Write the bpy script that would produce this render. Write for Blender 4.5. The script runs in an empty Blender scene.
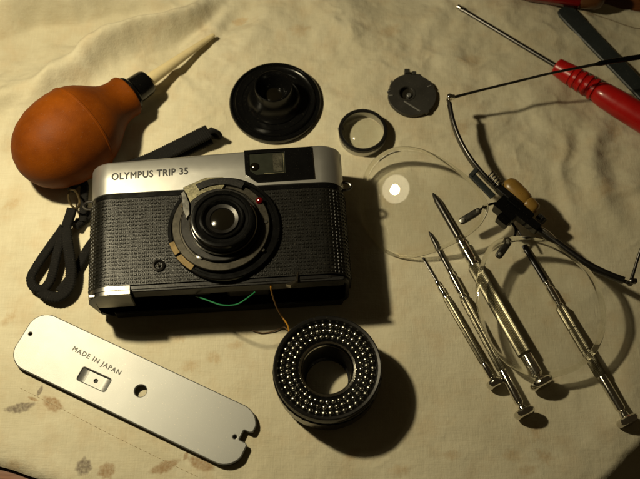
import bpy, math, random
import numpy as np
from mathutils import Matrix, Vector
random.seed(7); rng = np.random.RandomState(11)
S = 0.001                                   # everything below is written in millimetres
sc = bpy.context.scene
# ---------------------------------------------------------------- camera
T = math.radians(24); D = 480.0; FPX = 1000.0
CAM = np.array([0, -D*math.sin(T), D*math.cos(T)])
FW = np.array([0, math.sin(T), -math.cos(T)]); RT = np.array([1., 0, 0]); UP = np.array([0, math.cos(T), math.sin(T)])
cd = bpy.data.cameras.new('camera'); cam = bpy.data.objects.new('camera', cd); sc.collection.objects.link(cam)
cam.location = CAM*S; cam.rotation_euler = (T, 0, 0)
cd.sensor_width = 36; cd.lens = 36*FPX/640; cd.clip_start = 0.01; cd.clip_end = 20
cd.dof.use_dof = True; cd.dof.focus_distance = 0.455; cd.dof.aperture_fstop = 13
sc.camera = cam
# ---------------------------------------------------------------- world and lamp
w = bpy.data.worlds.new('World'); sc.world = w; w.use_nodes = True
w.node_tree.nodes['Background'].inputs[0].default_value = (1.0, 0.72, 0.34, 1)
w.node_tree.nodes['Background'].inputs[1].default_value = 0.022
LAMP = np.array([-200., 52., 312.])
def lamp(name, pos, size, power, target, col):
    l = bpy.data.lights.new(name, 'AREA'); l.shape = 'DISK'; l.size = size*S; l.energy = power; l.color = col; l.spread = math.radians(118)
    o = bpy.data.objects.new(name, l); sc.collection.objects.link(o); o.location = pos*S
    o.rotation_euler = (Vector((target-pos)*S)).to_track_quat('-Z', 'Y').to_euler(); return o
TG = np.array([-105., 0., 0.])
LC = (1.0, 0.866, 0.555)
lamp('desk_lamp_bulb', LAMP, 25, 0.69, TG, LC)
lamp('desk_lamp_reflector', LAMP + (LAMP-TG)/np.linalg.norm(LAMP-TG)*6, 80, 0.036, TG, LC)
sc.view_settings.view_transform = 'Standard'; sc.view_settings.look = 'None'
sc.view_settings.exposure = 0; sc.view_settings.gamma = 1; sc.view_settings.use_curve_mapping = False
sc.render.engine = 'CYCLES'
try: sc.cycles.max_bounces = 10; sc.cycles.transparent_max_bounces = 12
except Exception: pass
# ---------------------------------------------------------------- helpers
def ray(px, py): return FW*FPX + RT*(px-320) + UP*(239.5-py)
def at(px, py, z=0.0):
    r = ray(px, py); s = (z-CAM[2])/r[2]; return CAM + r*s
def at_plane(px, py, p0, n):
    r = ray(px, py); s = np.dot(p0-CAM, n)/np.dot(r, n); return CAM + r*s
def thing(name, label, cat, loc=(0, 0, 0), rotz=0, group=None):
    o = bpy.data.objects.new(name, None); sc.collection.objects.link(o)
    o.empty_display_size = 0.01
    o.location = Vector(loc)*S; o.rotation_euler = (0, 0, rotz)
    o['label'] = label; o['category'] = cat
    if group: o['group'] = group
    INV[o] = (Matrix.Translation(Vector(loc)) @ Matrix.Rotation(rotz, 4, 'Z')).inverted()
    return o
INV = {}
def mk(name, V, F, mat, parent=None, smooth=True, angle=35, world=True, label=None):
    """one mesh object; V in mm (world coordinates, or the thing's own when world=False)"""
    V = np.asarray(V, float)
    if world and parent is not None:
        m = np.array(INV[parent]); V = V @ m[:3, :3].T + m[:3, 3]
    me = bpy.data.meshes.new(name); me.from_pydata((V*S).tolist(), [], [tuple(int(i) for i in f) for f in F]); me.validate()
    import bmesh
    b = bmesh.new(); b.from_mesh(me); bmesh.ops.recalc_face_normals(b, faces=b.faces); b.to_mesh(me); b.free()
    if smooth:
        me.shade_smooth(); me.set_sharp_from_angle(angle=math.radians(angle))
    me.materials.append(mat)
    o = bpy.data.objects.new(name, me); sc.collection.objects.link(o)
    if parent is not None:
        o.parent = parent; INV[o] = INV[parent]
    if label: o['label'] = label
    return o
class MB:
    def __init__(s): s.V = []; s.F = []
    def add(s, V, F):
        n = len(s.V); s.V += [tuple(v) for v in np.asarray(V, float)]; s.F += [tuple(i+n for i in f) for f in F]; return s
    def mk(s, name, mat, parent, **k): return mk(name, s.V, s.F, mat, parent, **k)
def frame(p0, p1, roll=0):
    z = np.asarray(p1, float)-p0; z /= np.linalg.norm(z)
    a = np.array([0, 0, 1.]) if abs(z[2]) < .9 else np.array([0, 1., 0])
    x = np.cross(a, z); x /= np.linalg.norm(x); y = np.cross(z, x)
    if roll: x, y = x*math.cos(roll)+y*math.sin(roll), -x*math.sin(roll)+y*math.cos(roll)
    return np.array([x, y, z])
def xf(V, p0, R): return np.asarray(V, float) @ R + p0
def lathe(prof, n=48, mod=None):
    V = []; F = []
    for k, (z, r) in enumerate(prof):
        for i in range(n):
            a = 2*math.pi*i/n; rr = max(r, 1e-4)
            if mod: rr *= mod(k, i)
            V.append((rr*math.cos(a), rr*math.sin(a), z))
    for k in range(len(prof)-1):
        for i in range(n):
            j = (i+1) % n; F.append((k*n+i, k*n+j, (k+1)*n+j, (k+1)*n+i))
    if prof[0][1] > 0.01 and prof[0] != prof[-1]: F.append(tuple(range(n)))
    if prof[-1][1] > 0.01 and prof[0] != prof[-1]: F.append(tuple((len(prof)-1)*n+i for i in range(n)))
    return V, F
def ring(prof, n=64, mod=None):            # closed profile: no caps
    return lathe(list(prof)+[prof[0]], n, mod)
def box(x0, x1, y0, y1, z0, z1, b=0.0):
    if b <= 0:
        V = [(x, y, z) for z in (z0, z1) for y in (y0, y1) for x in (x0, x1)]
        return V, [(0, 2, 3, 1), (4, 5, 7, 6), (0, 1, 5, 4), (2, 6, 7, 3), (0, 4, 6, 2), (1, 3, 7, 5)]
    pts = [(x0+b, y0), (x1-b, y0), (x1, y0+b), (x1, y1-b), (x1-b, y1), (x0+b, y1), (x0, y1-b), (x0, y0+b)]
    return prism(pts, z0, z1, b*0.6)
def prism(pts, z0, z1, bev=0.0):
    pts = np.asarray(pts, float); n = len(pts)
    c = pts.mean(0); rings = []
    if bev > 0:
        nx = inset(pts, bev)
        rings = [(nx, z0), (pts, z0+bev), (pts, z1-bev), (nx, z1)]
    else: rings = [(pts, z0), (pts, z1)]
    V = [(p[0], p[1], z) for q, z in rings for p in q]; F = []
    for k in range(len(rings)-1):
        for i in range(n):
            j = (i+1) % n; F.append((k*n+i, k*n+j, (k+1)*n+j, (k+1)*n+i))
    F.append(tuple(range(n))[::-1]); F.append(tuple((len(rings)-1)*n+i for i in range(n)))
    return V, F
def inset(P, d):
    P = np.asarray(P, float); n = len(P)
    ar = 0.5*sum(P[i][0]*P[(i+1) % n][1]-P[(i+1) % n][0]*P[i][1] for i in range(n))
    sgn = 1 if ar > 0 else -1; out = []
    for i in range(n):
        a = P[i]-P[i-1]; b = P[(i+1) % n]-P[i]
        na = np.array([-a[1], a[0]])/(np.linalg.norm(a)+1e-9)*sgn; nb = np.array([-b[1], b[0]])/(np.linalg.norm(b)+1e-9)*sgn
        m = na+nb; m /= (np.linalg.norm(m)+1e-9); out.append(P[i]+m*d/max(.4, np.dot(m, na)))
    return np.array(out)
def smooth_path(P, n=8, closed=False):
    P = [np.asarray(p, float) for p in P]; out = []
    N = len(P); rngk = range(N if closed else N-1)
    for k in rngk:
        if closed: p0, p1, p2, p3 = P[k-1], P[k], P[(k+1) % N], P[(k+2) % N]
        else:
            p1, p2 = P[k], P[k+1]; p0 = P[k-1] if k > 0 else 2*p1-p2; p3 = P[k+2] if k+2 < N else 2*p2-p1
        for i in range(n):
            t = i/n
            out.append(.5*((2*p1)+(-p0+p2)*t+(2*p0-5*p1+4*p2-p3)*t*t+(-p0+3*p1-3*p2+p3)*t**3))
    if not closed: out.append(P[-1])
    return np.array(out)
def sweep(P, sec, scale=None, up=(0, 0, 1), closed=False):
    """sweep a 2-D section (list of (side, up)) along P"""
    P = np.asarray(P, float); n = len(P); m = len(sec); V = []; F = []
    upv = np.asarray(up, float)
    for k in range(n):
        if closed: t = P[(k+1) % n]-P[k-1]
        else: t = P[min(k+1, n-1)]-P[max(k-1, 0)]
        t /= np.linalg.norm(t)+1e-9
        s = np.cross(t, upv); s /= np.linalg.norm(s)+1e-9; u = np.cross(s, t)
        f = 1 if scale is None else scale[k]
        for a, b in sec: V.append(P[k]+s*a*f+u*b*f)
    for k in range(n if closed else n-1):
        for i in range(m):
            j = (i+1) % m; q = ((k+1) % n)*m; F.append((k*m+i, k*m+j, q+j, q+i))
    if not closed:
        F.append(tuple(range(m))[::-1]); F.append(tuple((n-1)*m+i for i in range(m)))
    return V, F
def circ(r, n=12, fx=1.0): return [(r*fx*math.cos(2*math.pi*i/n), r*math.sin(2*math.pi*i/n)) for i in range(n)]
def rrect(w_, h_, r, n=3):
    out = []
    for cx, cy, a0 in ((w_/2-r, h_/2-r, 0), (-w_/2+r, h_/2-r, 90), (-w_/2+r, -h_/2+r, 180), (w_/2-r, -h_/2+r, 270)):
        for i in range(n+1):
            a = math.radians(a0+90*i/n); out.append((cx+r*math.cos(a), cy+r*math.sin(a)))
    return out
def tube(P, r, n=12, **k):
    if np.ndim(r) == 0: return sweep(P, circ(r, n), **k)
    return sweep(P, circ(1.0, n), scale=r, **k)
def curve_plate(outline, holes, depth, bevel, res=3):
    cu = bpy.data.curves.new('t', 'CURVE'); cu.dimensions = '2D'; cu.fill_mode = 'BOTH'; cu.extrude = depth/2-bevel; cu.bevel_depth = bevel; cu.bevel_resolution = res
    for pts in [outline]+holes:
        sp = cu.splines.new('POLY'); sp.points.add(len(pts)-1); sp.use_cyclic_u = True
        for i, p in enumerate(pts): sp.points[i].co = (p[0], p[1], 0, 1)
    return from_curve(cu)
def from_curve(cu):
    o = bpy.data.objects.new('t', cu); sc.collection.objects.link(o); bpy.context.view_layer.update()
    me = bpy.data.meshes.new_from_object(o.evaluated_get(bpy.context.evaluated_depsgraph_get()))
    V = [tuple(v.co) for v in me.vertices]; F = [tuple(p.vertices) for p in me.polygons]
    bpy.data.objects.remove(o); bpy.data.curves.remove(cu); bpy.data.meshes.remove(me)
    return np.array(V), F
def text(s, size, depth, spacing=1.0, shear=0, offset=0):
    cu = bpy.data.curves.new('t', 'FONT'); cu.body = s; cu.size = size; cu.extrude = depth; cu.align_x = 'CENTER'; cu.align_y = 'CENTER'
    cu.space_character = spacing; cu.resolution_u = 4; cu.offset = offset
    return from_curve(cu)
def bold(V, F, d):
    V = np.asarray(V, float); n = len(V); out = [V+np.array([dx*d, dy*d, dz]) for dx, dy, dz in ((0, 0, 0), (1, 0, .004), (-1, 0, .008), (0, 1, .012), (0, -1, .016))]
    return np.concatenate(out), [tuple(i+n*k for i in f) for k in range(5) for f in F]
# ---------------------------------------------------------------- materials
def mat(name, col, rough=.5, metal=0., var=.12, vscale=60., bump=0., bscale=900., rvar=.1, coat=0., spec=.5, trans=0., ior=1.45, stretch=None, col2=None, dust=0.):
    m = bpy.data.materials.new(name); m.use_nodes = True; nt = m.node_tree; N = nt.nodes; L = nt.links
    p = N['Principled BSDF']; p.inputs['Metallic'].default_value = metal; p.inputs['IOR'].default_value = ior
    p.inputs['Coat Weight'].default_value = coat; p.inputs['Coat Roughness'].default_value = .12
    p.inputs['Specular IOR Level'].default_value = spec; p.inputs['Transmission Weight'].default_value = trans
    tc = N.new('ShaderNodeTexCoord'); mp = N.new('ShaderNodeMapping'); L.new(tc.outputs['Object'], mp.inputs[0])
    if stretch: mp.inputs['Scale'].default_value = stretch
    n1 = N.new('ShaderNodeTexNoise'); n1.inputs['Scale'].default_value = vscale; n1.inputs['Detail'].default_value = 6; n1.inputs['Roughness'].default_value = .65
    L.new(mp.outputs[0], n1.inputs['Vector'])
    mx = N.new('ShaderNodeMix'); mx.data_type = 'RGBA'
    c2 = col2 or tuple(c*(1-var*2.2) for c in col)
    mx.inputs['A'].default_value = (*c2, 1); mx.inputs['B'].default_value = (*[min(1, c*(1+var)) for c in col], 1)
    mr0 = N.new('ShaderNodeMapRange'); mr0.inputs[1].default_value = .3; mr0.inputs[2].default_value = .7
    L.new(n1.outputs[0], mr0.inputs[0]); L.new(mr0.outputs[0], mx.inputs['Factor'])
    out = mx.outputs['Result']
    if dust:
        nd = N.new('ShaderNodeTexNoise'); nd.inputs['Scale'].default_value = 1500; nd.inputs['Detail'].default_value = 2; L.new(tc.outputs['Object'], nd.inputs['Vector'])
        md = N.new('ShaderNodeMapRange'); md.inputs[1].default_value = .66; md.inputs[2].default_value = .74; md.inputs[4].default_value = dust; L.new(nd.outputs[0], md.inputs[0])
        m2 = N.new('ShaderNodeMix'); m2.data_type = 'RGBA'; m2.inputs['B'].default_value = (.45, .4, .3, 1)
        L.new(md.outputs[0], m2.inputs['Factor']); L.new(out, m2.inputs['A']); out = m2.outputs['Result']
    L.new(out, p.inputs['Base Color'])
    n2 = N.new('ShaderNodeTexNoise'); n2.inputs['Scale'].default_value = vscale*4; n2.inputs['Detail'].default_value = 4; L.new(mp.outputs[0], n2.inputs['Vector'])
    mr = N.new('ShaderNodeMapRange'); mr.inputs[3].default_value = max(0.02, rough-rvar); mr.inputs[4].default_value = rough+rvar
    L.new(n2.outputs[0], mr.inputs[0]); L.new(mr.outputs[0], p.inputs['Roughness'])
    if bump:
        n3 = N.new('ShaderNodeTexNoise'); n3.inputs['Scale'].default_value = bscale; n3.inputs['Detail'].default_value = 3; L.new(mp.outputs[0], n3.inputs['Vector'])
        b = N.new('ShaderNodeBump'); b.inputs['Strength'].default_value = bump; b.inputs['Distance'].default_value = .0003
        L.new(n3.outputs[0], b.inputs['Height']); L.new(b.outputs[0], p.inputs['Normal'])
    return m
M = dict(
 black=mat('black_paint', (.005, .0045, .004), .42, spec=.3, bump=.15, dust=.1),
 gloss=mat('glossy_black_plastic', (.003, .003, .003), .2, coat=0., spec=.3, rvar=.08, dust=.03),
 barrel=mat('satin_black_anodised', (.012, .011, .010), .36, metal=.4, dust=.08),
 leather=mat('black_leatherette', (.006, .0056, .0043), .34, spec=.28, bump=.3, bscale=2500, dust=.12),
 silver=mat('satin_chrome', (.50, .495, .47), .36, metal=.85, var=.02, bump=.06, bscale=4000, rvar=.025, vscale=60, dust=.3),
 plate=mat('satin_aluminium', (.225, .227, .22), .48, metal=.75, var=.03, bump=.12, bscale=3500, rvar=.03, vscale=30, dust=.45),
 chrome=mat('bright_chrome', (.70, .68, .62), .12, metal=1., var=.08, rvar=.07, vscale=300),
 trim=mat('worn_dark_chrome', (.20, .195, .18), .34, metal=1., var=.2, vscale=120),
 khaki=mat('worn_khaki_metal', (.24, .22, .14), .38, metal=.9, var=.3, vscale=400),
 brass=mat('dull_brass', (.10, .07, .03), .42, metal=.8, var=.2, vscale=200),
 bronze=mat('dark_bronze_metal', (.045, .040, .030), .38, metal=.7, var=.2, vscale=150),
 knurl=mat('nickel_plated_brass', (.35, .32, .23), .36, metal=1., var=.15, vscale=200, rvar=.1),
 steel=mat('dark_tool_steel', (.11, .105, .10), .34, metal=1., var=.15, vscale=250, rvar=.05),
 bluesteel=mat('blued_steel', (.035, .035, .038), .35, metal=1.),
 gilt=mat('gold_metal', (.75, .50, .12), .25, metal=1.),
 rubber=mat('orange_brown_rubber', (.175, .042, .0016), .55, var=.10, vscale=45, bump=.25, bscale=1800, rvar=.08, spec=.10, dust=.06, col2=(.10, .022, .0015)),
 red=mat('red_plastic', (.42, .007, .006), .30, var=.10, vscale=60, coat=.15, dust=.1),
 darkred=mat('dark_red_plastic', (.20, .008, .008), .22, var=.15, coat=.3),
 ivory=mat('translucent_ivory_plastic', (.62, .52, .30), .38, var=.06, spec=.5),
 webbing=mat('black_braided_cord', (.0045, .004, .0035), .85, bump=1.0, bscale=2600, dust=.05, spec=.25),
 grey=mat('dark_grey_metal', (.042, .040, .035), .42, metal=.35, var=.12, bump=.1, dust=.15),
 tool=mat('black_plastic_blade', (.022, .027, .027), .42, var=.15, bump=.12, dust=.15),
 amber=mat('amber_plastic', (.36, .21, .045), .3, trans=.4, var=.1, vscale=100),
 window=mat('viewfinder_glass', (.022, .024, .018), .05, coat=.3, rvar=.03, vscale=300, var=.1),
 redlamp=mat('clear_red_plastic', (.08, .001, .002), .12, coat=.6, rvar=.04),
 ink=mat('engraved_black_ink', (.012, .012, .012), .5),
 green=mat('green_wire_insulation', (.015, .15, .055), .35),
 orange=mat('orange_wire_insulation', (.36, .17, .02), .35),
 wood=mat('brown_table_wood', (.16, .055, .018), .32, var=.35, vscale=25, stretch=(1, 9, 1), coat=.3),
 thread=mat('brown_thread', (.12, .07, .035), .7),
 stitch=mat('stitching_thread', (.40, .32, .20), .8),
 hole=mat('dark_interior', (.006, .006, .005), .6),
)
def glass_mat(name, tint=(1, 1, 1), refr=False):
    m = bpy.data.materials.new(name); m.use_nodes = True; nt = m.node_tree; N = nt.nodes; L = nt.links
    o = N['Material Output']; N.remove(N['Principled BSDF'])
    if refr:
        g = N.new('ShaderNodeBsdfGlass'); g.inputs['IOR'].default_value = 1.5; g.inputs['Roughness'].default_value = .0; g.inputs['Color'].default_value = (*tint, 1)
        t = N.new('ShaderNodeBsdfTransparent'); t.inputs['Color'].default_value = (.92, .9, .84, 1); mx = N.new('ShaderNodeMixShader'); mx.inputs[0].default_value = .85
        L.new(t.outputs[0], mx.inputs[1]); L.new(g.outputs[0], mx.inputs[2]); L.new(mx.outputs[0], o.inputs[0]); return m
    t = N.new('ShaderNodeBsdfTransparent'); t.inputs['Color'].default_value = (*tint, 1)
    g = N.new('ShaderNodeBsdfGlossy'); g.inputs['Roughness'].default_value = .015; g.inputs['Color'].default_value = (1, 1, 1, 1)
    lw = N.new('ShaderNodeLayerWeight'); lw.inputs['Blend'].default_value = .5
    pw = N.new('ShaderNodeMath'); pw.operation = 'POWER'; pw.inputs[1].default_value = 5; L.new(lw.outputs['Facing'], pw.inputs[0])
    f = N.new('ShaderNodeMath'); f.operation = 'MULTIPLY_ADD'; f.inputs[1].default_value = .93; f.inputs[2].default_value = .055; L.new(pw.outputs[0], f.inputs[0])
    nz = N.new('ShaderNodeTexNoise'); nz.inputs['Scale'].default_value = 120; nz.inputs['Detail'].default_value = 5
    ad = N.new('ShaderNodeMath'); ad.operation = 'MULTIPLY_ADD'; ad.inputs[1].default_value = .012; L.new(nz.outputs[0], ad.inputs[0]); L.new(f.outputs[0], ad.inputs[2])
    mx = N.new('ShaderNodeMixShader'); L.new(ad.outputs[0], mx.inputs[0]); L.new(t.outputs[0], mx.inputs[1]); L.new(g.outputs[0], mx.inputs[2])
    L.new(mx.outputs[0], o.inputs[0]); return m
M['lens'] = glass_mat('clear_spectacle_glass', (.965, .965, .955)); M['lens_rim'] = glass_mat('shadow_rim_glass', (.97, .97, .95), True)  # rim glass is clear to view but blocks lamp light
M['ringglass'] = glass_mat('clear_optical_glass', (.93, .94, .92))
GM = mat('coated_lens_glass', (.006, .005, .003), .06, coat=.2, rvar=.02)
# ---------------------------------------------------------------- the cloth
def vnoise(X, Y, sc_, seed):
    r = np.random.RandomState(seed); G = r.rand(256, 256)
    x = X/sc_+1000; y = Y/sc_+1000; xi = np.floor(x).astype(int); yi = np.floor(y).astype(int); fx = x-xi; fy = y-yi
    fx = fx*fx*fx*(fx*(fx*6-15)+10); fy = fy*fy*fy*(fy*(fy*6-15)+10)
    g = lambda a, b: G[a % 256, b % 256]
    return (g(xi, yi)*(1-fx)+g(xi+1, yi)*fx)*(1-fy)+(g(xi, yi+1)*(1-fx)+g(xi+1, yi+1)*fx)*fy-.5
def fbm(X, Y, s, seed, o=4):
    v = 0; a = 1.
    for k in range(o):
        c, n_ = math.cos(.6*k+.3), math.sin(.6*k+.3)
        v = v+a*vnoise(X*c-Y*n_, X*n_+Y*c, s/2**k, seed+k); a *= .5
    return v
def seg_dist(X, Y, P):
    d = np.full(X.shape, 1e9); tt = np.zeros(X.shape); n = len(P)-1
    for k in range(n):
        a = P[k]; b = P[k+1]; ab = b-a; t = np.clip(((X-a[0])*ab[0]+(Y-a[1])*ab[1])/np.dot(ab, ab), 0, 1)
        q = np.hypot(X-a[0]-t*ab[0], Y-a[1]-t*ab[1]); m = q < d; d = np.where(m, q, d); tt = np.where(m, (k+t)/n, tt)
    return d, tt
def g2(px): return np.array([at(*p)[:2] for p in px])
FOLDS = [  # pixel polyline, height, width
 ([(-60, 112), (20, 92), (70, 70), (118, 50), (162, 32), (200, 12), (232, -16)], 9.0, 7.0),
 ([(-60, 50), (20, 44), (75, 34), (125, 24), (170, 10), (205, -14)], -4.6, 8.0),
 ([(-60, 14), (20, 14), (80, 6), (150, -12)], 8.0, 8.5),
 ([(120, 66), (165, 48), (205, 26), (232, 4)], -2.2, 5.0),
 ([(-20, 100), (4, 80), (20, 58)], 1.5, 3.5), ([(8, 112), (22, 92), (40, 66)], -1.3, 3.0), ([(30, 96), (44, 74), (66, 52)], 1.2, 3.2),
 ([(235, 60), (262, 32), (280, 0)], 1.6, 5.0), ([(215, 48), (240, 26), (256, 0)], -1.4, 4.5),
 ([(-20, 190), (4, 150), (14, 110), (30, 84)], 1.6, 5.0),
 ([(300, 50), (345, 30), (380, -6)], 1.3, 7.0),
 ([(418, 60), (430, 26), (450, -10)], 1.2, 6.0),
 ([(612, 100), (600, 150), (606, 205), (622, 250)], 2.4, 6.0),
 ([(640, 150), (632, 200), (645, 260)], 2.4, 6.0),
 ([(575, 130), (568, 165), (572, 215)], 1.0, 4.0),
 ([(660, 330), (625, 400), (600, 440)], 1.0, 8.0),
 ([(400, 300), (410, 360), (400, 420)], .5, 6.0),
 ([(215, 345), (235, 372), (262, 392)], .6, 5.0),
]
HEM = [(-40, 352), (0, 372), (60, 398), (120, 428), (190, 462), (250, 490)]
def height(X, Y):
    X = np.asarray(X, float); Y = np.asarray(Y, float)
    wx = X+fbm(X, Y, 38, 40, 3)*9; wy = Y+fbm(X, Y, 38, 50, 3)*9
    top = 1/(1+np.exp(-(Y-55)/14.)); right = 1/(1+np.exp(-(X-85)/18.))
    lo = .35+.75*top+.5*right*(.3+.7/(1+np.exp(-(Y+30)/20.)))
    z = fbm(wx, wy, 46, 1, 3)*5.4*lo
    z += (np.abs(fbm(wx*.8, wy*1.15, 24, 9, 4))*-2.7+.45)*lo
    z += fbm(X, Y, 8, 21, 3)*.45*lo
    z += fbm(X, Y, 2.2, 31, 2)*.05
    for P, h, wd in FOLDS:
        d, t = seg_dist(wx, wy, g2(P)); z += 1.75*h*np.exp(-(d/wd)**2)*np.clip(np.sin(np.pi*np.clip(t, .02, .98)), .25, 1)
    d, t = seg_dist(X, Y, g2(HEM)); hp = g2(HEM); u = (hp[-1]-hp[0])/np.linalg.norm(hp[-1]-hp[0])
    side = (X-hp[0][0])*u[1]-(Y-hp[0][1])*u[0]
    z += .35/(1+np.exp(-side/.35))-.25*np.exp(-(d/.7)**2)
    z = np.where(z < -2.5, -2.5-3.0*np.tanh((-2.5-z)/3.0), z)
    # the corner hangs over the table edge at the lower right
    e = at(610, 484)[:2]; f = at(650, 443)[:2]; q = (f-e)/np.linalg.norm(f-e); out = (X-e[0])*q[1]-(Y-e[1])*q[0]
    z -= np.where(out > -6, (np.clip(out+6, 0, 26)**2)/8., 0)
    # plumb flat where rigid things press on the cloth
    for (px, py, rx, ry, k) in PRESS:
        c = at(px, py); m = np.exp(-(((X-c[0])/rx)**2+((Y-c[1])/ry)**2)**2); z = z*(1-m*k)
    return z
PRESS = [(218, 235, 66, 42, .85), (328, 385, 34, 32, .8), (275, 108, 26, 26, .75), (412, 100, 17, 17, .75), (364, 135, 17, 17, .8), (135, 388, 66, 34, .7),
         (85, 150, 40, 26, .55), (520, 320, 70, 60, .6), (430, 215, 40, 36, .5), (600, 60, 60, 40, .5)]
LEAVES = [  # px, py, half length px, half width px, angle, colour index
 (20, 408, 17, 5.5, 12, 0), (53, 404, 13, 7.5, -32, 1), (40, 391, 7, 2.5, 70, 0), (33, 399, 7, 2.0, -20, 1), (84, 467, 10, 9, 80, 0), (107, 471, 10, 9, 30, 1),
 (165, 467, 17, 6, 22, 1), (201, 464, 16, 7.5, -24, 1), (186, 456, 6, 2.5, 70, 1), (240, 19, 9, 6, 10, 2), (588, 13, 9, 3.2, -12, 2), (576, 2, 8, 4, 20, 2),
 (512, 455, 11, 8, 10, 3), (545, 457, 12, 8, -30, 3), (528, 470, 11, 6, 10, 3), (536, 432, 12, 5, 80, 3), (9, 318, 12, 6, 50, 3), (12, 205, 10, 7, 30, 3),
 (190, 366, 12, 7, 20, 3), (214, 358, 10, 7, -30, 3), (236, 345, 9, 5, 10, 3), (178, 338, 10, 6, 0, 3), (560, 300, 14, 8, 30, 3), (452, 455, 10, 6, 0, 3), (390, 30, 14, 9, 30, 3),
 (300, 30, 12, 8, 0, 3), (460, 130, 14, 9, 50, 3), (605, 190, 15, 8, 70, 3), (615, 130, 15, 10, 90, 3), (470, 60, 14, 8, 10, 3), (130, 225, 10, 6, 0, 3), (12, 465, 10, 6, 0, 3), (400, 470, 14, 7, 10, 3), (352, 455, 12, 7, 30, 3)]
x0, x1, y0, y1, st = -215, 215, -165, 205, .62
xs = np.arange(x0, x1, st); ys = np.arange(y0, y1, st); XX, YY = np.meshgrid(xs, ys); ZZ = height(XX, YY)
nx, ny = len(xs), len(ys)
def gz(x, y):
    i = int(np.clip((x-x0)/st, 0, nx-2)); j = int(np.clip((y-y0)/st, 0, ny-2)); return float(ZZ[j, i])
idx = np.arange(nx*ny).reshape(ny, nx)
a = idx[:-1, :-1].ravel(); quads = np.stack([a, a+1, a+1+nx, a+nx], 1)
V2 = np.stack([XX.ravel(), YY.ravel(), ZZ.ravel()], 1)
def cutside(p, q, wob, keep):
    e = at(*p)[:2]; f = at(*q)[:2]; u = (f-e)/np.linalg.norm(f-e); nrm = np.array([u[1], -u[0]])
    t = (V2[:, 0]-e[0])*u[0]+(V2[:, 1]-e[1])*u[1]; s = (V2[:, 0]-e[0])*nrm[0]+(V2[:, 1]-e[1])*nrm[1]+wob*np.sin(t/9.)+.12*np.sin(t/3.)
    keep &= (s[quads].min(1) < 0); m = s > 0
    V2[m, 0] -= nrm[0]*s[m]; V2[m, 1] -= nrm[1]*s[m]
    V2[:, 2] -= np.exp(-np.clip(-s, 0, 30)/3.)*3.6
    return keep
keep = cutside((-2, 465), (41, 480), .4, np.ones(len(quads), bool)); keep = cutside((660, 13), (602, -3), .6, keep)
quads = quads[keep]
me = bpy.data.meshes.new('tablecloth')
V = V2*S
me.vertices.add(len(V)); me.vertices.foreach_set('co', V.ravel().astype(np.float32))
me.loops.add(quads.size); me.loops.foreach_set('vertex_index', quads.ravel().astype(np.int32))
me.polygons.add(len(quads)); me.polygons.foreach_set('loop_start', np.arange(0, quads.size, 4, dtype=np.int32))
me.update(calc_edges=True); me.shade_smooth()
fld = {c: np.full(XX.shape, -1.) for c in range(4)}
for px, py, a_, b_, ang, c in LEAVES:
    o = at(px, py); k = np.linalg.norm(at(px+10, py)-o)/10; t = math.radians(ang); ca, sa = math.cos(t), math.sin(t)
    U = (XX-o[0])*ca+(YY-o[1])*sa; W = -(XX-o[0])*sa+(YY-o[1])*ca
    lob = 1+.16*np.sin(7*np.arctan2(W, U))
    q = 1-((np.abs(U)/(a_*k))**1.6+(np.abs(W)/(b_*k))**1.8)/lob
    fld[c] = np.maximum(fld[c], q)
for c in range(4):
    at_ = me.attributes.new('leaf%d' % c, 'FLOAT', 'POINT'); at_.data.foreach_set('value', np.clip(fld[c], -1, 1).ravel().astype(np.float32))
cm = bpy.data.materials.new('cream_cotton_cloth'); cm.use_nodes = True; nt = cm.node_tree; N = nt.nodes; L = nt.links; p = N['Principled BSDF']
p.inputs['Roughness'].default_value = .9; p.inputs['Specular IOR Level'].default_value = .15; p.inputs['Sheen Weight'].default_value = .1
tc = N.new('ShaderNodeTexCoord')
def noise(s, d=4, stretch=None, r=.6):
    n = N.new('ShaderNodeTexNoise'); n.inputs['Scale'].default_value = s; n.inputs['Detail'].default_value = d; n.inputs['Roughness'].default_value = r
    if stretch:
        mp = N.new('ShaderNodeMapping'); mp.inputs['Scale'].default_value = stretch; L.new(tc.outputs['Object'], mp.inputs[0]); L.new(mp.outputs[0], n.inputs['Vector'])
    else: L.new(tc.outputs['Object'], n.inputs['Vector'])
    return n.outputs[0]
def rng_(v, a, b, c, d):
    m = N.new('ShaderNodeMapRange'); m.inputs[1].default_value = a; m.inputs[2].default_value = b; m.inputs[3].default_value = c; m.inputs[4].default_value = d; L.new(v, m.inputs[0]); return m.outputs[0]
def mixc(f, A, B):
    m = N.new('ShaderNodeMix'); m.data_type = 'RGBA'; L.new(f, m.inputs['Factor'])
    for s_, v in (('A', A), ('B', B)):
        if isinstance(v, tuple): m.inputs[s_].default_value = (*v, 1)
        else: L.new(v, m.inputs[s_])
    return m.outputs['Result']
def math_(op, a, b):
    m = N.new('ShaderNodeMath'); m.operation = op
    for i, v in enumerate((a, b)):
        if isinstance(v, (int, float)): m.inputs[i].default_value = v
        else: L.new(v, m.inputs[i])
    return m.outputs[0]
base = mixc(rng_(noise(22, 5), .3, .7, 0, 1), (.47, .425, .30), (.58, .54, .41))
base = mixc(rng_(noise(70, 5), .48, .72, 0, .45), base, (.47, .36, .22))
for c, (col, amt) in enumerate([((.12, .09, .075), .85), ((.25, .14, .06), .8), ((.42, .27, .12), .55), ((.37, .24, .11), .50)]):
    an = N.new('ShaderNodeAttribute'); an.attribute_name = 'leaf%d' % c
    v = math_('ADD', an.outputs['Fac'], math_('MULTIPLY', math_('SUBTRACT', noise(420, 5, None, .7), .5), 1.1 if c < 3 else 2.2))
    f = rng_(v, -.05, .5 if c < 3 else .9, 0, amt)
    f = math_('MULTIPLY', f, rng_(noise(900, 3), .3, .6, .55, 1))
    base = mixc(f, base, col)
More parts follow.
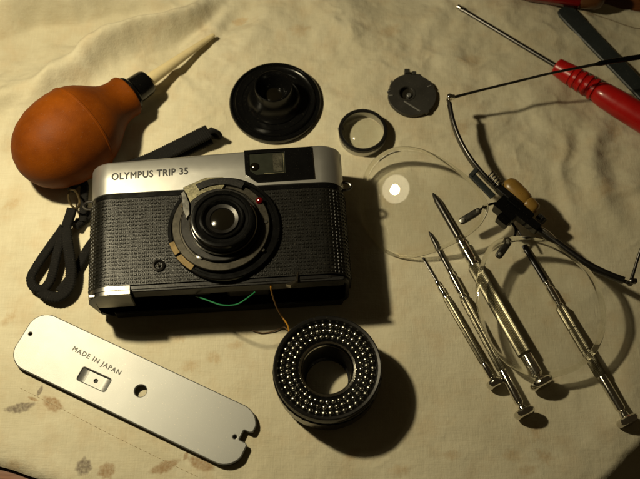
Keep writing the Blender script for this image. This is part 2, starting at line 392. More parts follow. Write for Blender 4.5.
# woven threads: fine light and dark slubs in both directions
base = mixc(rng_(noise(900, 2, (.12, 1.6, 1)), .45, .75, 0, .16), base, (.34, .28, .18))
base = mixc(rng_(noise(900, 2, (1.6, .12, 1)), .45, .75, 0, .16), base, (.70, .64, .50))
L.new(base, p.inputs['Base Color'])
hgt = math_('ADD', math_('ADD', math_('MULTIPLY', noise(1000, 2, (.15, 1.5, 1)), .5), math_('MULTIPLY', noise(1000, 2, (1.5, .15, 1)), .5)), math_('MULTIPLY', noise(260, 5), 1.6))
b = N.new('ShaderNodeBump'); b.inputs['Strength'].default_value = .55; b.inputs['Distance'].default_value = .00035; L.new(hgt, b.inputs['Height']); L.new(b.outputs[0], p.inputs['Normal'])
me.materials.append(cm)
cloth = bpy.data.objects.new('tablecloth', me); sc.collection.objects.link(cloth)
cloth['label'] = 'creased cream tablecloth with faded brown leaf print lying under all the tools'; cloth['category'] = 'tablecloth'
INV[cloth] = Matrix.Identity(4)
# the stitched hem
b_ = MB(); P = smooth_path([np.append(q, 0) for q in g2([(20, 388), (60, 408), (100, 429), (140, 449), (200, 478)])], 60)
dl = np.cumsum(np.r_[0, np.linalg.norm(np.diff(P, axis=0), axis=1)])
for s_ in np.arange(0, dl[-1]-2, 2.3):
    a = np.array([np.interp(s_, dl, P[:, k]) for k in range(3)]); c = np.array([np.interp(s_+1.35, dl, P[:, k]) for k in range(3)])
    a[2] = gz(*a[:2])+.02; c[2] = gz(*c[:2])+.02; m_ = (a+c)/2; m_[2] += .14
    b_.add(*tube([a, m_, c], .11, 5))
st_ = b_.mk('stitching', M['stitch'], cloth); st_['kind'] = 'stuff'
# table under the cloth
te, tf_ = at(610, 484)[:2], at(650, 443)[:2]; tu = (tf_-te)/np.linalg.norm(tf_-te); tn = np.array([tu[1], -tu[0]]); te = te-tn*4.5
tb = mk('table_top', *prism([te-tu*170, te+tu*200, (300, 330), (-420, 330), (-420, -200)], -24, -5.9), M['wood'], smooth=False); tb['kind'] = 'structure'
tb.location.z = 0
# ---------------------------------------------------------------- the film camera (lies on its back, lens up)
TH = math.radians(3.6); ZF = 33.0
cc = at(217, 219.5, ZF)
cam_t = thing('film_camera', 'old silver and black 35 mm film camera lying on its back with front ring removed', 'camera', (cc[0], cc[1], gz(cc[0], cc[1])*0), TH)
ZB = 0.3
def section(o=0.0, n=9):        # (x, z) outline, counter-clockwise seen from -y, starting middle of the back
    hw = 58.0+o; r = 10.5+o; zf = ZF+o; zb = ZB-min(o, 0); rb = 7.0
    pts = []
    for cx, cz, rr, a0 in ((hw-rb, zb+rb, rb, -90), (hw-r, zf-r, r, 0), (-hw+r, zf-r, r, 90), (-hw+rb, zb+rb, rb, 180)):
        for i in range(n+1):
            t = math.radians(a0+90*i/n); pts.append((cx+rr*math.cos(t), cz+rr*math.sin(t)))
    return pts
def extrude_sec(sec_rings, cap0=True, cap1=True):   # list of (section, y or y(x))
    V = []; F = []; m = len(sec_rings[0][0])
    for s_, y in sec_rings:
        for x, z in s_: V.append((x, y(x) if callable(y) else y, z))
    for k in range(len(sec_rings)-1):
        for i in range(m):
            j = (i+1) % m; F.append((k*m+i, k*m+j, (k+1)*m+j, (k+1)*m+i))
    if cap0: F.append(tuple(range(m)))
    if cap1: F.append(tuple((len(sec_rings)-1)*m+i for i in range(m))[::-1])
    return V, F
YB, YL, YT = -31.5, 12.9, 32.5
mk('body_shell', *extrude_sec([(section(-7), YB+13), (section(-2.2), YB+11), (section(-2.2), YB+.2), (section(-1.2), YB), (section(-.5), YB+.6), (section(-.5), 15.6)]), M['black'], cam_t, world=False)
# workings showing in the open bottom
for (xa, xb, za, zb_, ya, mm) in [(-38, -20, 12, 26, -27, 'bronze'), (-16, -4, 16, 27, -29.2, 'black'), (2, 22, 8, 24, -28.0, 'grey'), (27, 44, 14, 27, -27.5, 'black')]:
    mk('gear_cover', *box(xa, xb, ya, YB+11.5, za, zb_, 1.2), M[mm], cam_t, world=False)
# leatherette following front and both ends, each raised dot real
def sec_at(s_, o):   # point at arc length s_ from front centre (positive right) offset o outwards
    r = 10.5; fl = 58-r; sg = 1 if s_ >= 0 else -1; q = abs(s_)
    if q < fl: return np.array([sg*q, ZF+o]), np.array([0, 1.]), np.array([1., 0])
    a = (q-fl)/r
    if a < math.pi/2: return np.array([sg*(fl+(r+o)*math.sin(a)), ZF-r+(r+o)*math.cos(a)]), np.array([sg*math.sin(a), math.cos(a)]), np.array([math.cos(a), -sg*math.sin(a)])
    e = (q-fl-r*math.pi/2); return np.array([sg*(58+o), ZF-r-e]), np.array([sg*1., 0]), np.array([0, -1.*sg])
smax = 58-10.5+10.5*math.pi/2+9
b_ = MB(); ss = np.linspace(-smax, smax, 90); V = []; F = []
for s_ in ss:
    for (o, y) in ((-.6, -29.2), (.35, -29.2), (.35, YL), (-.6, YL)):
        p2, _, _ = sec_at(s_, o); V.append((p2[0], y, p2[1]))
for k in range(len(ss)-1):
    for i in range(4): F.append((k*4+i, k*4+(i+1) % 4, k*4+4+(i+1) % 4, k*4+4+i))
lea = mk('leatherette', V, F, M['leather'], cam_t, world=False)
b_ = MB(); pit = 1.72; ns = int(2*smax/pit)
for i in range(ns):
    s_ = -smax+pit*(i+.5)
    for j in range(int((YL+29.2)/pit)):
        y = -28.9+pit*(j+.5)
        if s_*s_+(y+3.5)**2 < 20**2 and abs(s_-3) < 18: continue
        h = .30+random.uniform(-.05, .05); ww = .62
        V = []
        for (q, o, z_) in ((ww, .34, 0), (ww*.62, .34+h, 0)):
            for dx, dy in ((-1, -1), (1, -1), (1, 1), (-1, 1)):
                p2, _, _ = sec_at(s_+dx*q*1.05, o); V.append((p2[0], y+dy*q*.78, p2[1]))
        b_.add(V, [(0, 1, 5, 4), (1, 2, 6, 5), (2, 3, 7, 6), (3, 0, 4, 7), (4, 5, 6, 7)])
d_ = b_.mk('leatherette_dots', M['leather'], lea, world=False, smooth=False); d_['kind'] = 'stuff'
mk('black_band', *extrude_sec([(section(-.2), YL+.1), (section(.1), YL+.4), (section(.1), YL+2.2), (section(-.2), YL+2.5)]), M['gloss'], cam_t, world=False)
# top plate with raised viewfinder housing
def ytop(dy): return lambda x: YT+dy+3.0/(1+math.exp(-(x-5)/1.4))
top = mk('top_plate', *extrude_sec([(section(-.4), YL+2.6), (section(.25), YL+2.9)]+[(section(.25), (lambda x, f=f: (YL+2.9)*(1-f)+ytop(-1.6)(x)*f)) for f in (.5, 1.)]+[(section(-.1), ytop(-.8)), (section(-1.0), ytop(-.15)), (section(-2.4), ytop(0.1))]), M['silver'], cam_t, world=False, angle=50)
def loc(px, py, z):               # picture point at height z -> the camera's own x, y
    q = INV[cam_t] @ Vector(at(px, py, z)); return np.array([q.x, q.y])
zt = ZF+.25
TV, TF = text('OLYMPUS TRIP 35', 4.9, .12, 1.12, offset=0)
tw = TV[:, 0].max()-TV[:, 0].min(); tx = loc(150, 174.3, zt)
TV = TV*np.array([34.6/tw, 1.0, 1]); TV = TV+np.array([tx[0], tx[1], zt+.02]); TV[:, 1] += (TV[:, 0]-tx[0])*.028
TV, TF = bold(TV, TF, .13)
mk('engraved_name', TV, TF, M['ink'], top, world=False, smooth=False)
q = [loc(*p_, zt) for p_ in [(244.5, 151.5), (311.5, 147.5), (314.3, 179), (257.5, 182.6), (245.5, 175.5)]][::-1]
wq = [loc(*p_, zt) for p_ in [(248.5, 154.5), (284.5, 152), (286, 174), (256, 176), (249, 171)]][::-1]
V, F = curve_plate([tuple(x) for x in q], [[tuple(x) for x in wq]], 1.1, .12, 1); V[:, 2] += zt+.3
vf = mk('viewfinder_panel', V, F, M['gloss'], cam_t, world=False)
mk('viewfinder_window', *prism(inset(wq, -.4), zt-.3, zt+.12, .05), M['window'], vf, world=False)
iq = [loc(*p_, zt) for p_ in [(272.5, 154), (281.8, 153.6), (283, 171.5), (273.5, 172.3)]][::-1]
mk('inner_frame', *prism(iq, zt+.1, zt+.3, .05), mat('dim_inner_mirror', (.10, .095, .07), .3, metal=.6, var=.3, vscale=400), vf, world=False)
wf = MB(); pp = [loc(283.3, 153.5, zt), loc(284.2, 172.8, zt), loc(264, 174.2, zt)]
wf.add(*sweep([np.append(x, zt+.25) for x in pp], rrect(.45, .25, .1)))
wf.mk('window_edge', M['khaki'], vf, world=False)
DV, DF = lathe([(0, 2.3), (.5, 2.1), (.95, 1.5), (1.25, .8), (1.35, 0)], 28); DV = np.array(DV); DV[:, :2] += loc(254.8, 167, zt); DV[:, 2] += zt-.2
mk('viewfinder_glint_dome', DV, DF, GM, vf, world=False)  # small glass dome added to catch a glint of the lamp
# sliver of the accessory shoe and shutter release behind the top edge
SBV, SBF = lathe([(0, 3.6), (3.0, 3.6), (3.3, 3.2), (3.4, 0)], 32); mk('shutter_button', xf(SBV, np.array([-34., YT-.3, 17.]), np.array([[1., 0, 0], [0, 0, -1.], [0, 1., 0]])), SBF, M['chrome'], cam_t, world=False)
mk('accessory_shoe', *box(-8, 9, YT+.3, YT+2.1, 8, 27, .4), M['silver'], cam_t, world=False)
# bottom left corner metal
def corner(y0_, y1_, o, xr, zlow):
    sA = [pt for pt in section(o, 12) if pt[0] < xr and pt[1] > zlow]; sA = [(xr, ZF+o)]+sA
    sB = [(xr, ZF+o-3)]+[pt for pt in section(o-3, 12) if pt[0] < xr and pt[1] > zlow]
    m_ = min(len(sA), len(sB)); V = []; F = []
    ia = np.linspace(0, len(sA)-1, m_).astype(int); ib = np.linspace(0, len(sB)-1, m_).astype(int)
    for y in (y0_, y1_):
        for s_, ii in ((sA, ia), (sB, ib)):
            for i in ii: V.append((s_[i][0], y, s_[i][1]))
    for i in range(m_-1):
        F += [(i, i+1, 2*m_+i+1, 2*m_+i), (m_+i, m_+i+1, 3*m_+i+1, 3*m_+i), (i, i+1, m_+i+1, m_+i), (2*m_+i, 2*m_+i+1, 3*m_+i+1, 3*m_+i)]
    F += [(0, m_, 3*m_, 2*m_), (m_-1, 2*m_-1, 4*m_-1, 3*m_-1)]
    return V, F
mk('corner_trim', *corner(-31.3, -29.4, .35, -38.5, 10), M['trim'], cam_t, world=False)
V_, F_ = corner(-33.2, -31.5, .1, -38.5, 9); mk('corner_trim', V_, F_, M['trim'], cam_t, world=False)
mk('corner_bracket', *box(-57, -38.5, -33.0, -31.6, 17, 30.6, .5), M['trim'], cam_t, world=False)
mk('bottom_rail', *box(-38, 55, -32.2, -30.2, 25.5, 32.2, .6), M['black'], cam_t, world=False)
mk('bottom_rail', *box(-50, 55, -32.4, -30.6, 1.2, 7.5, .8), M['black'], cam_t, world=False)
mk('contact_tab', *prism([loc(286, 287, 30), loc(291, 288.5, 30), loc(298, 284, 30), loc(298.6, 275, 30), loc(297, 275, 30), loc(296, 282.5, 30)], 30, 33.8, .15), M['chrome'], cam_t, world=False)
# lens assembly
lc = loc(224, 227.5, 35.5)
def lz(prof, n=72, c=lc, mod=None, closed=False):
    V, F = (ring if closed else lathe)(prof, n, *( [mod] if mod else [])); V = np.array(V); V[:, 0] += c[0]; V[:, 1] += c[1]; return V, F
mk('lens_base', *lz([(33.2, 25), (35.2, 25), (35.8, 24.6), (35.8, 23.4), (35.2, 23.0), (35.2, 0)]), M['gloss'], cam_t, world=False)
c2 = lc+np.array([-1.2, .2])
ringo = mk('shutter_ring', *lz([(35.3, 21.6), (37.2, 21.6), (37.5, 21.3), (37.5, 18.4), (37.1, 18.2), (37.1, 0)], c=c2), M['bronze'], cam_t, world=False)
def arcplate(r0, r1, a0, a1, z0_, z1_, c=c2, n=14):
    aa = np.radians(np.linspace(a0, a1, n)); pts = [(c[0]+r1*math.cos(a), c[1]+r1*math.sin(a)) for a in aa]+[(c[0]+r0*math.cos(a), c[1]+r0*math.sin(a)) for a in aa[::-1]]
    return prism(pts, z0_, z1_, .12)
def polyc(pts, z): return [loc(*p_, z) for p_ in pts]
q = polyc([(183, 188), (206, 178), (223, 177.5), (228, 181), (222, 190), (208, 197), (199, 207), (193, 212), (188, 199)], 38)[::-1]
mk('brass_plate', *prism(q, 37.0, 38.6, .2), M['khaki'], cam_t, world=False, label='khaki metal plate at the upper left of the lens')
q = polyc([(181.5, 195), (185, 193), (190, 205), (190.5, 216), (187, 221), (183.5, 213)], 38)[::-1]
mk('chrome_lever', *prism(q, 38.0, 40.2, .25), M['trim'], cam_t, world=False)
mk('brass_contact', *arcplate(20.6, 24.0, 196, 212, 35.5, 36.6, n=8), M['brass'], cam_t, world=False)
mk('brass_contact', *arcplate(20.8, 24.2, 214, 236, 35.4, 36.2, n=8), M['brass'], cam_t, world=False)
mk('black_lever', *arcplate(19.5, 22.8, 60, 118, 37.4, 39.2, n=16), M['black'], cam_t, world=False)
mk('cam_ring', *lz([(37.2, 17.6), (38.6, 17.6), (38.9, 17.2), (38.9, 14)], c=c2), M['barrel'], cam_t, world=False)
cl = loc(222.5, 220, 44)
bar = mk('lens_barrel', *lz([(38.7, 14.6), (40.2, 14.6), (40.4, 14.1), (45.2, 13.9), (45.9, 13.5), (46.1, 12.9), (46.0, 11.8), (45.3, 11.3), (45.2, 9.9), (46.3, 9.5), (46.5, 9.0), (46.2, 8.4), (44.4, 7.4), (43.8, 6.9), (43.8, 0)], c=cl, n=96), M['gloss'], cam_t, world=False, angle=28)
mk('barrel_edge', *lz([(40.25, 14.5), (40.25, 15.0), (40.7, 15.0), (40.7, 14.5)], c=cl, n=96, closed=True), M['chrome'], bar, world=False)
cg = []
for i in range(9): a = i/8*math.radians(24); cg.append((43.7+17.5*(math.cos(a)-math.cos(math.radians(24))), 17.5*math.sin(a)))
mk('lens_glass', *lz(cg[::-1], c=cl, n=48), GM, bar, world=False)
mk('retaining_ring', *lz([(44.3, 5.0), (44.9, 5.5), (45.3, 7.0), (44.2, 7.4)], c=cl, n=48, closed=True), M['barrel'], bar, world=False)
# small fittings round the lens
def screw(px, py, z, r=1.1, m='chrome', name='screw'):
    c = loc(px, py, z); V, F = lathe([(z-.8, r), (z, r), (z+.25, r*.8), (z+.3, 0)], 16); V = np.array(V); V[:, :2] += c
    o = mk(name, V, F, M[m], cam_t, world=False)
    mk('slot', *box(c[0]-r*.8, c[0]+r*.8, c[1]-r*.14, c[1]+r*.14, z+.27, z+.36), M['hole'], o, world=False, smooth=False)
screw(223, 264.5, 36.6, 1.0); screw(200, 255.5, 37.8, 1.8, 'silver'); screw(184, 236, 37.6, .9); screw(263, 250, 36.5, .9, 'bronze'); screw(266, 222, 37.6, 1.0, 'bronze'); screw(196, 202, 39, .9); screw(183, 206, 39.0, .8, 'brass'); screw(179, 226, 36, 1.0, 'bronze')
c = loc(259.5, 200.5, 38); V, F = lathe([(35.5, 1.7), (37.9, 1.7), (38.5, 1.4), (38.9, .7), (39.0, 0)], 20); V = np.array(V); V[:, :2] += c
mk('red_indicator', V, F, M['redlamp'], cam_t, world=False)
c = loc(158.5, 265.2, 34); V, F = ring([(33.2, 1.6), (34.2, 1.7), (34.5, 2.1), (34.2, 2.8), (33.2, 2.9)], 28); V = np.array(V); V[:, :2] += c
so = mk('flash_socket', V, F, M['steel'], cam_t, world=False)
V, F = lathe([(33.2, .7), (34.2, .7), (34.4, 0)], 14); V = np.array(V); V[:, :2] += c; mk('socket_pin', V, F, M['chrome'], so, world=False)
# strap lugs
for sx, yy in ((58.6, 17.5), (-58.6, 15.0)):
    sg = 1 if sx > 0 else -1
    mk('strap_lug', *tube(smooth_path([(sx-sg*.8, yy-2, 24), (sx+sg*1.8, yy-1.8, 24), (sx+sg*3.2, yy, 24), (sx+sg*1.8, yy+1.8, 24), (sx-sg*.8, yy+2, 24)], 5), .65, 8), M['steel'], cam_t, world=False)
# wires coming out of the open bottom
def wire(px, r, m, lab):
    P = smooth_path([at(*q_) for q_ in px], 8); mk('wire', *tube(P, r, 8), M[m], cam_t, label=lab)
wire([(196, 296, 25), (207, 300, 27), (222, 305, 28.5), (236, 304.5, 29), (246, 299, 29.5), (255, 292, 29)], .34, 'green', 'thin green wire')
wire([(270.5, 280, 31), (271, 288, 30), (273, 297, 24), (277, 308, 14), (283, 318, 9), (287.5, 325, 12), (289, 331, 16), (291, 336, 18)], .38, 'orange', 'thin orange wire')
wire([(252, 330, 1.2), (262, 333, .8), (274, 331, 1), (283, 327, 2), (288, 330, 8)], .28, 'thread', 'thin brown wire')
# ---------------------------------------------------------------- wrist strap
pb = at(55, 260)
stp = thing('wrist_strap', 'black braided wrist strap looped beside and behind the left end of the camera', 'strap', (pb[0], pb[1], 0))
def band(px, w_, h_, name, ribs=True, n=34):
    P = smooth_path([at(*q_) for q_ in px], n); d = np.cumsum(np.r_[0, np.linalg.norm(np.diff(P, axis=0), axis=1)])
    sc_ = 1+.05*np.sin(d*2*math.pi/1.1) if ribs else None
    return mk(name, *sweep(P, rrect(w_, h_, min(w_, h_)*.4), scale=sc_), M['webbing'], stp)
band([(64, 227, 6), (57, 237, 5.5), (47, 251, 5), (37, 266, 4.5), (31, 278, 4), (34, 287, 4), (43, 289, 4), (50, 281, 4.5), (54, 268, 5), (57, 254, 5.5), (61, 240, 6), (65, 229, 6)], 4.3, 2.6, 'strap_cord')
band([(66, 228, 8), (67.5, 242, 8.5), (70, 258, 8), (71, 274, 7), (68, 289, 6), (58, 297, 5), (46, 295, 4.5), (40, 290, 3.5)], 5.0, 2.4, 'strap_cord')
band([(60, 292, 2.4), (72, 276, 2.2), (81, 262, 2.2), (90, 246, 2.4), (100, 236, 2.4)], 4.6, 3.0, 'strap_cord')
band([(75, 226, 5), (82, 221, 3), (92, 214, 2.4)], 4.4, 3.0, 'strap_cord')
cx = sweep(smooth_path([at(72, 209, 9), at(70, 216, 8.6), at(66, 228, 7.5)], 6), rrect(4.6, 3.0, .8)); mk('strap_clasp', *cx, M['webbing'], stp)
P = [at(74+5.2*math.cos(a)+2*math.sin(a), 199+9.5*math.sin(a), 11+2.5*math.cos(a)) for a in np.linspace(0, 2*math.pi, 28, endpoint=False)]
mk('split_ring', *tube(P, .55, 8, closed=True), M['brass'], stp)
band([(71, 190, 8), (76, 183, 7), (84, 184, 6), (84, 200, 5), (83, 222, 4)], 4.0, 3.0, 'strap_cord')
band([(128, 169, 5), (150, 160.5, 6), (172, 150, 7), (195, 138.5, 8), (209, 131.5, 8)], 7.8, 2.4, 'strap_end', True)
band([(128, 173, 3), (150, 166.5, 3), (172, 156, 3.4), (195, 144.5, 3.6), (210, 137.5, 3.8)], 7.8, 2.4, 'strap_end', True)
mk('strap_fold', *sweep(smooth_path([at(208, 132, 8), at(213.6, 130.5, 7.4), at(215.5, 132.6, 5.8), at(214, 135.5, 4.2), at(209, 138, 3.8)], 6), rrect(8.0, 2.0, .7), up=(.5, .8, .3)), M['webbing'], stp)
# ---------------------------------------------------------------- rubber blower
p0 = at(20, 171, 21.5); p1 = at(214.5, 38.5, 0); p1[2] = gz(p1[0], p1[1])+3.2
Lb = np.linalg.norm(p1-p0); f = Lb/112.; Rm = frame(p0, p1)
bl = thing('air_blower', 'orange brown rubber bulb blower with black collar and ivory nozzle', 'blower', (p0[0], p0[1], 0))
print('blower length', Lb)
prof = [(0, 0), (.5, 4), (1.8, 8.3), (4, 12.3), (7, 15.7), (11, 18.7), (17, 21.3), (23, 22.4), (28, 22.6), (32.5, 22.25), (32.8, 22.5), (33.5, 22.4), (33.8, 21.95), (37, 20.8), (40, 19.2), (43, 17.0), (46, 14.5), (48.5, 12.7), (50.5, 11.6), (53, 10.9), (56, 10.6), (57.2, 10.9), (58.6, 10.8), (59.1, 10.3), (58.9, 8)]
f1 = 1.0
def bl_part(name, prof, m, parent=bl, n=64, roll=0):
    V, F = lathe([(z*f, r*f1) for z, r in prof], n); return mk(name, xf(V, p0, Rm), F, M[m], parent)
bl_part('rubber_bulb', prof, 'rubber', n=80)
col = bl_part('collar', [(58.4, 8.2), (59.8, 9.0), (60.9, 9.0), (61.5, 8.4), (61.8, 7.0), (69.6, 6.6), (70.6, 6.1), (70.9, 5.2), (70.9, 2)], 'gloss')
bl_part('nozzle', [(69, 3.3), (74, 3.2), (94, 2.2), (108, 1.45), (111.2, 1.25), (112, 1.0), (112, .5), (110, .45)], 'ivory', n=32)
# ---------------------------------------------------------------- black loupe
c = at(275.2, 100.5, 4)
lp = thing('eye_loupe', 'round glossy black eye loupe with flared base lying above the silver camera top', 'loupe', (c[0], c[1], gz(c[0], c[1])), 0)
base = mk('base_disc', *lathe([(.0, 20.4), (.4, 23.0), (2.2, 23.4), (3.6, 23.3), (4.3, 22.8), (4.3, 22.0), (3.6, 21.4), (3.6, 20.9), (4.4, 20.5), (4.8, 20.0), (4.4, 19.2), (4.4, 17.6), (4.7, 17.4), (4.7, 16.8), (4.4, 16.6), (4.4, 0)], 96), M['gloss'], lp, world=False, angle=28)
V, F = lathe([(4.0, 15.2), (5.0, 13.8), (8, 12.0), (12, 10.9), (17.6, 10.5), (18.6, 10.2), (18.9, 9.7), (18.3, 9.1), (15, 7.6), (11, 5.6), (9.5, 5.0), (9.1, 0)], 72); V = np.array(V)*np.array([.9, .9, .94])+np.array([-.4, -.6, 1.2]); mk('eyepiece', V, F, M['gloss'], lp, world=False, angle=28)
V, F = lathe([(9.2, 5.1), (9.7, 4.2), (10.0, 2.2), (10.1, 0)], 32); V = np.array(V)*np.array([.9, .9, .94])+np.array([-.4, -.6, 1.2]); mk('glass', V, F, GM, lp, world=False)
q = INV[lp] @ Vector(at(263, 93.5, 10)); V, F = lathe([(0, .0), (0, .7), (1.4, .7), (1.7, 0)], 14); mk('gold_spot', xf(V, np.array([q.x, q.y, 9.6]), frame(np.zeros(3), np.array([-1., -.9, .8]))), F, M['gilt'], lp, world=False)  # small gold-coloured spot on the side of the turret
q = INV[lp] @ Vector(at(262, 101.5, 6)); mk('gold_fleck', *box(q.x-2.0, q.x+.6, q.y-1.35, q.y-.65, 4.2, 6.4, .12), M['gilt'], lp, world=False)  # second gold-coloured spot, a small block on the base disc
# ---------------------------------------------------------------- small lens ring
c = at(362.5, 136.5, 0)
rg = thing('lens_ring', 'small black rimmed metal ring standing between the loupe and the round glass lens', 'ring', (c[0], c[1], gz(c[0], c[1])), 0)
mk('ring_wall', *ring([(0, 11.1), (0, 11.9), (4.6, 11.9), (5.0, 11.7), (5.0, 11.0)], 72), M['silver'], rg, world=False)
mk('black_rim', *ring([(4.4, 12.1), (6.4, 12.1), (6.7, 11.8), (6.7, 10.7), (6.3, 10.4), (5.6, 10.6), (5.0, 11.3)], 72, mod=lambda k, i: 1.0 if k > 1 or i % 2 else 1.008), M['barrel'], rg, world=False)
RV = lathe([(5.6+14*(math.cos(t)-1), 14*math.sin(t)) for t in np.radians(np.linspace(48, 0, 12))], 64)
mk('thin_glass', RV[0], [f for f in RV[1] if len(f) == 4], M['ringglass'], rg, world=False)
mk('tab', *box(-12.4, -9.2, 2.2, 3.6, 2.0, 2.9, .15), M['silver'], rg, world=False)
# ---------------------------------------------------------------- dark disc part
c = at(411.5, 98, 0)
dp = thing('aperture_disc', 'flat dark grey notched metal disc from the shutter lying near the glasses hinge', 'camera part', (c[0], c[1], gz(c[0], c[1])), 0)
def dl_(px, py, z=3): q = INV[dp] @ Vector(at(px, py, z)); return np.array([q.x, q.y])
out = []
for i in range(120):
    a = 2*math.pi*i/120; r = 12.2; ad = math.degrees(a)
    if 96 < ad < 104: r = 13.6
    if 84 < ad < 92: r = 11.4
    if 300 < ad < 312: r = 13.0
    if 40 < ad < 60: r = 11.9
    if 158 < ad < 164 or 176 < ad < 181: r = 11.4
    if 12 < ad < 17: r = 11.5
    out.append((r*math.cos(a), r*math.sin(a)))
hc = dl_(406.5, 94); hole = [(hc[0]+3.6*math.cos(a), hc[1]+3.9*math.sin(a)) for a in np.linspace(0, 2*math.pi, 32, endpoint=False)]
s0, s1 = dl_(404, 102), dl_(420, 112); u = (s1-s0)/np.linalg.norm(s1-s0); nn = np.array([-u[1], u[0]])*.32
V, F = curve_plate(out, [hole], 2.2, .15); V[:, 2] += 2.2; dsk = mk('disc', V, F, M['grey'], dp, world=False, angle=40)
mk('lower_plate', *lathe([(.1, 11.0), (1.3, 11.0), (1.3, 0)], 64), M['bronze'], dp, world=False)
mk('slot_bar', *prism([s0+nn, s0-nn, s1-nn, s1+nn], 3.2, 3.55, .05), M['silver'], dp, world=False)
for px, py, r, m in ((409, 96.5, 1.25, 'plate'), ):
    q = dl_(px, py, 2.4); V, F = lathe([(1.2, r), (3.5, r), (3.8, r*.7), (3.8, 0)], 18); V = np.array(V); V[:, :2] += q; mk('pivot_pin', V, F, M[m], dp, world=False)
for px, py, an in ((391.5, 82, 60), (388.5, 92, 30), (429.5, 86.5, 20), (391, 96, 0)):
    q = dl_(px, py, 3.4); V, F = box(-.9, .9, -.28, .28, 3.2, 3.7, .08); V = np.array(V); t = math.radians(an); V[:, :2] = V[:, :2] @ np.array([[math.cos(t), math.sin(t)], [-math.sin(t), math.cos(t)]])+q
    mk('metal_tab', V, F, M['silver'], dp, world=False)
mk('raised_lug', *box(*(lambda q: (q[0]-1.4, q[0]+1.4, q[1]-1.2, q[1]+1.2))(dl_(407, 72.5)), 1.5, 4.4, .3), M['grey'], dp, world=False)
mk('raised_lug', *box(*(lambda q: (q[0]-1.1, q[0]+1.1, q[1]-1.0, q[1]+1.0))(dl_(414, 74)), 1.5, 3.9, .3), M['grey'], dp, world=False)
mk('hub_ring', *(lambda VF: (np.array(VF[0])+np.array([hc[0], hc[1], 0]), VF[1]))(ring([(3.1, 3.7), (3.6, 3.9), (3.6, 4.5), (3.1, 4.7)], 40)), M['grey'], dp, world=False)
# ---------------------------------------------------------------- bottom plate
A = at(22.5, 332.5, 3.2); B = at(250.5, 441, 3.2); ax = (B-A)[:2]; Lp = np.linalg.norm(ax); ang = math.atan2(ax[1], ax[0]); mid = (A+B)/2
print('plate length', Lp)
bp = thing('camera_base_plate', 'long silver metal camera base plate with rounded ends and two holes', 'metal plate', (mid[0], mid[1], gz(mid[0], mid[1])+.2), ang)
def bq(px, py, z=3.4): q = INV[bp] @ Vector(at(px, py, z)); return np.array([q.x, q.y])
e_top = bq(150, 360.5); e_bot = bq(110, 412.5, 2.6); print('plate y', e_top, e_bot, [bq(*p_) for p_ in ((45, 309), (14, 352), (245, 408), (256, 424), (216, 466), (237, 468))])
H1, H0 = e_top[1], e_bot[1]; xr = Lp/2
def corner_arc(cx, cy, rx, ry, a0, a1, n=8): return [(cx+rx*math.cos(math.radians(a)), cy+ry*math.sin(math.radians(a))) for a in np.linspace(a0, a1, n)]
n0, n1 = bq(243, 430), bq(245, 442)
def plate_outline(o=0):
    xa, xb = -xr-o, xr+o; h1, h0 = H1+o, H0-o
    P = corner_arc(xa+9, h1-8.5, 8.5, 8.5, 90, 172, 9)+corner_arc(xa+9, h0+8.5, 8.5, 8.5, 188, 270, 9)
    P += corner_arc(xb-9, h0+9, 9, 9, 270, 345, 8)
    yn = (n0[1]+n1[1])/2; nw = 2.5-o*.5; xn = min(n0[0], n1[0])
    P += [(xb-.4, yn-nw-.6), (xb-1.0, yn-nw), (xn+.6, yn-nw), (xn, yn-nw+.6), (xn, yn+nw-.6), (xn+.6, yn+nw), (xb-1.6, yn+nw), (xb-.6, yn+nw+.6)]
    P += corner_arc(xb-9, h1-9, 9, 9, 20, 90, 8)
    return P
circp = lambda c, r, n=28: [(c[0]+r*math.cos(a), c[1]+r*math.sin(a)) for a in np.linspace(0, 2*math.pi, n, endpoint=False)]
rc = bq(94.3, 379.5); 
def rot2(P, t, c): t = math.radians(t); return [(c[0]+x*math.cos(t)-y*math.sin(t), c[1]+x*math.sin(t)+y*math.cos(t)) for x, y in P]
rec = rot2(rrect(15.2, 7.2, 1.3, 4), 1, rc)
V, F = curve_plate(plate_outline(-.55)[::-1], [circp(bq(30.5, 334), 1.15), circp(bq(235, 437), 1.25), circp(bq(140.8, 391), 3.15), rec], 1.3, .5, 3)
V[:, 2] += 2.75; pm = mk('plate', V, F, M['plate'], bp, world=False, angle=50)
# turned-down edge
o1 = plate_outline(-.3); o2 = plate_outline(-1.2); Z = [(o1, .2), (o1, 2.7), (o2, 3.0), (o2, .2)]; V = []; F = []; m_ = len(o1)
for q, z in Z: V += [(x, y, z) for x, y in q]
for k in range(4):
    for i in range(m_): j = (i+1) % m_; F.append((k*m_+i, k*m_+j, ((k+1) % 4)*m_+j, ((k+1) % 4)*m_+i))
mk('turned_edge', V, F, M['steel'], bp, world=False)
# curved pocket with a small hole in it
V = []; F = []; nn_ = 10; hx = circp((0, 0), .95, 24)
cu = curve_plate(rrect(15.8, 7.8, 1.2, 4), [circp((.6, -.1), 1.05, 22)], .5, .05, 0); V = cu[0]; F = cu[1]
V = np.array(rot2([(v[0], v[1]) for v in V], 1, rc)); V = np.c_[V, cu[0][:, 2]+1.7]
mk('pocket', V, F, M['plate'], bp, world=False)
b_ = MB()
for sx in (-1, 1):
    xs_ = np.linspace(0, 1, 8); V = []; F = []
    for t in xs_:
        x = sx*(7.7-3.6*t); z = 3.3-1.25*math.sin(t*math.pi/2)
        for y in (-3.65, 3.65): V.append((*rot2([(x, y)], 1, rc)[0], z))
    for k in range(7): F.append((2*k, 2*k+1, 2*k+3, 2*k+2))
    b_.add(V, F)
b_.mk('pocket_slope', M['plate'], bp, world=False)
mk('pocket_floor', *prism(circp((rc[0]+.6, rc[1]), 1.6, 20), .4, 1.2), M['hole'], bp, world=False)
TV, TF = text('MADE IN JAPAN', 3.1, .05, 1.25, offset=0)
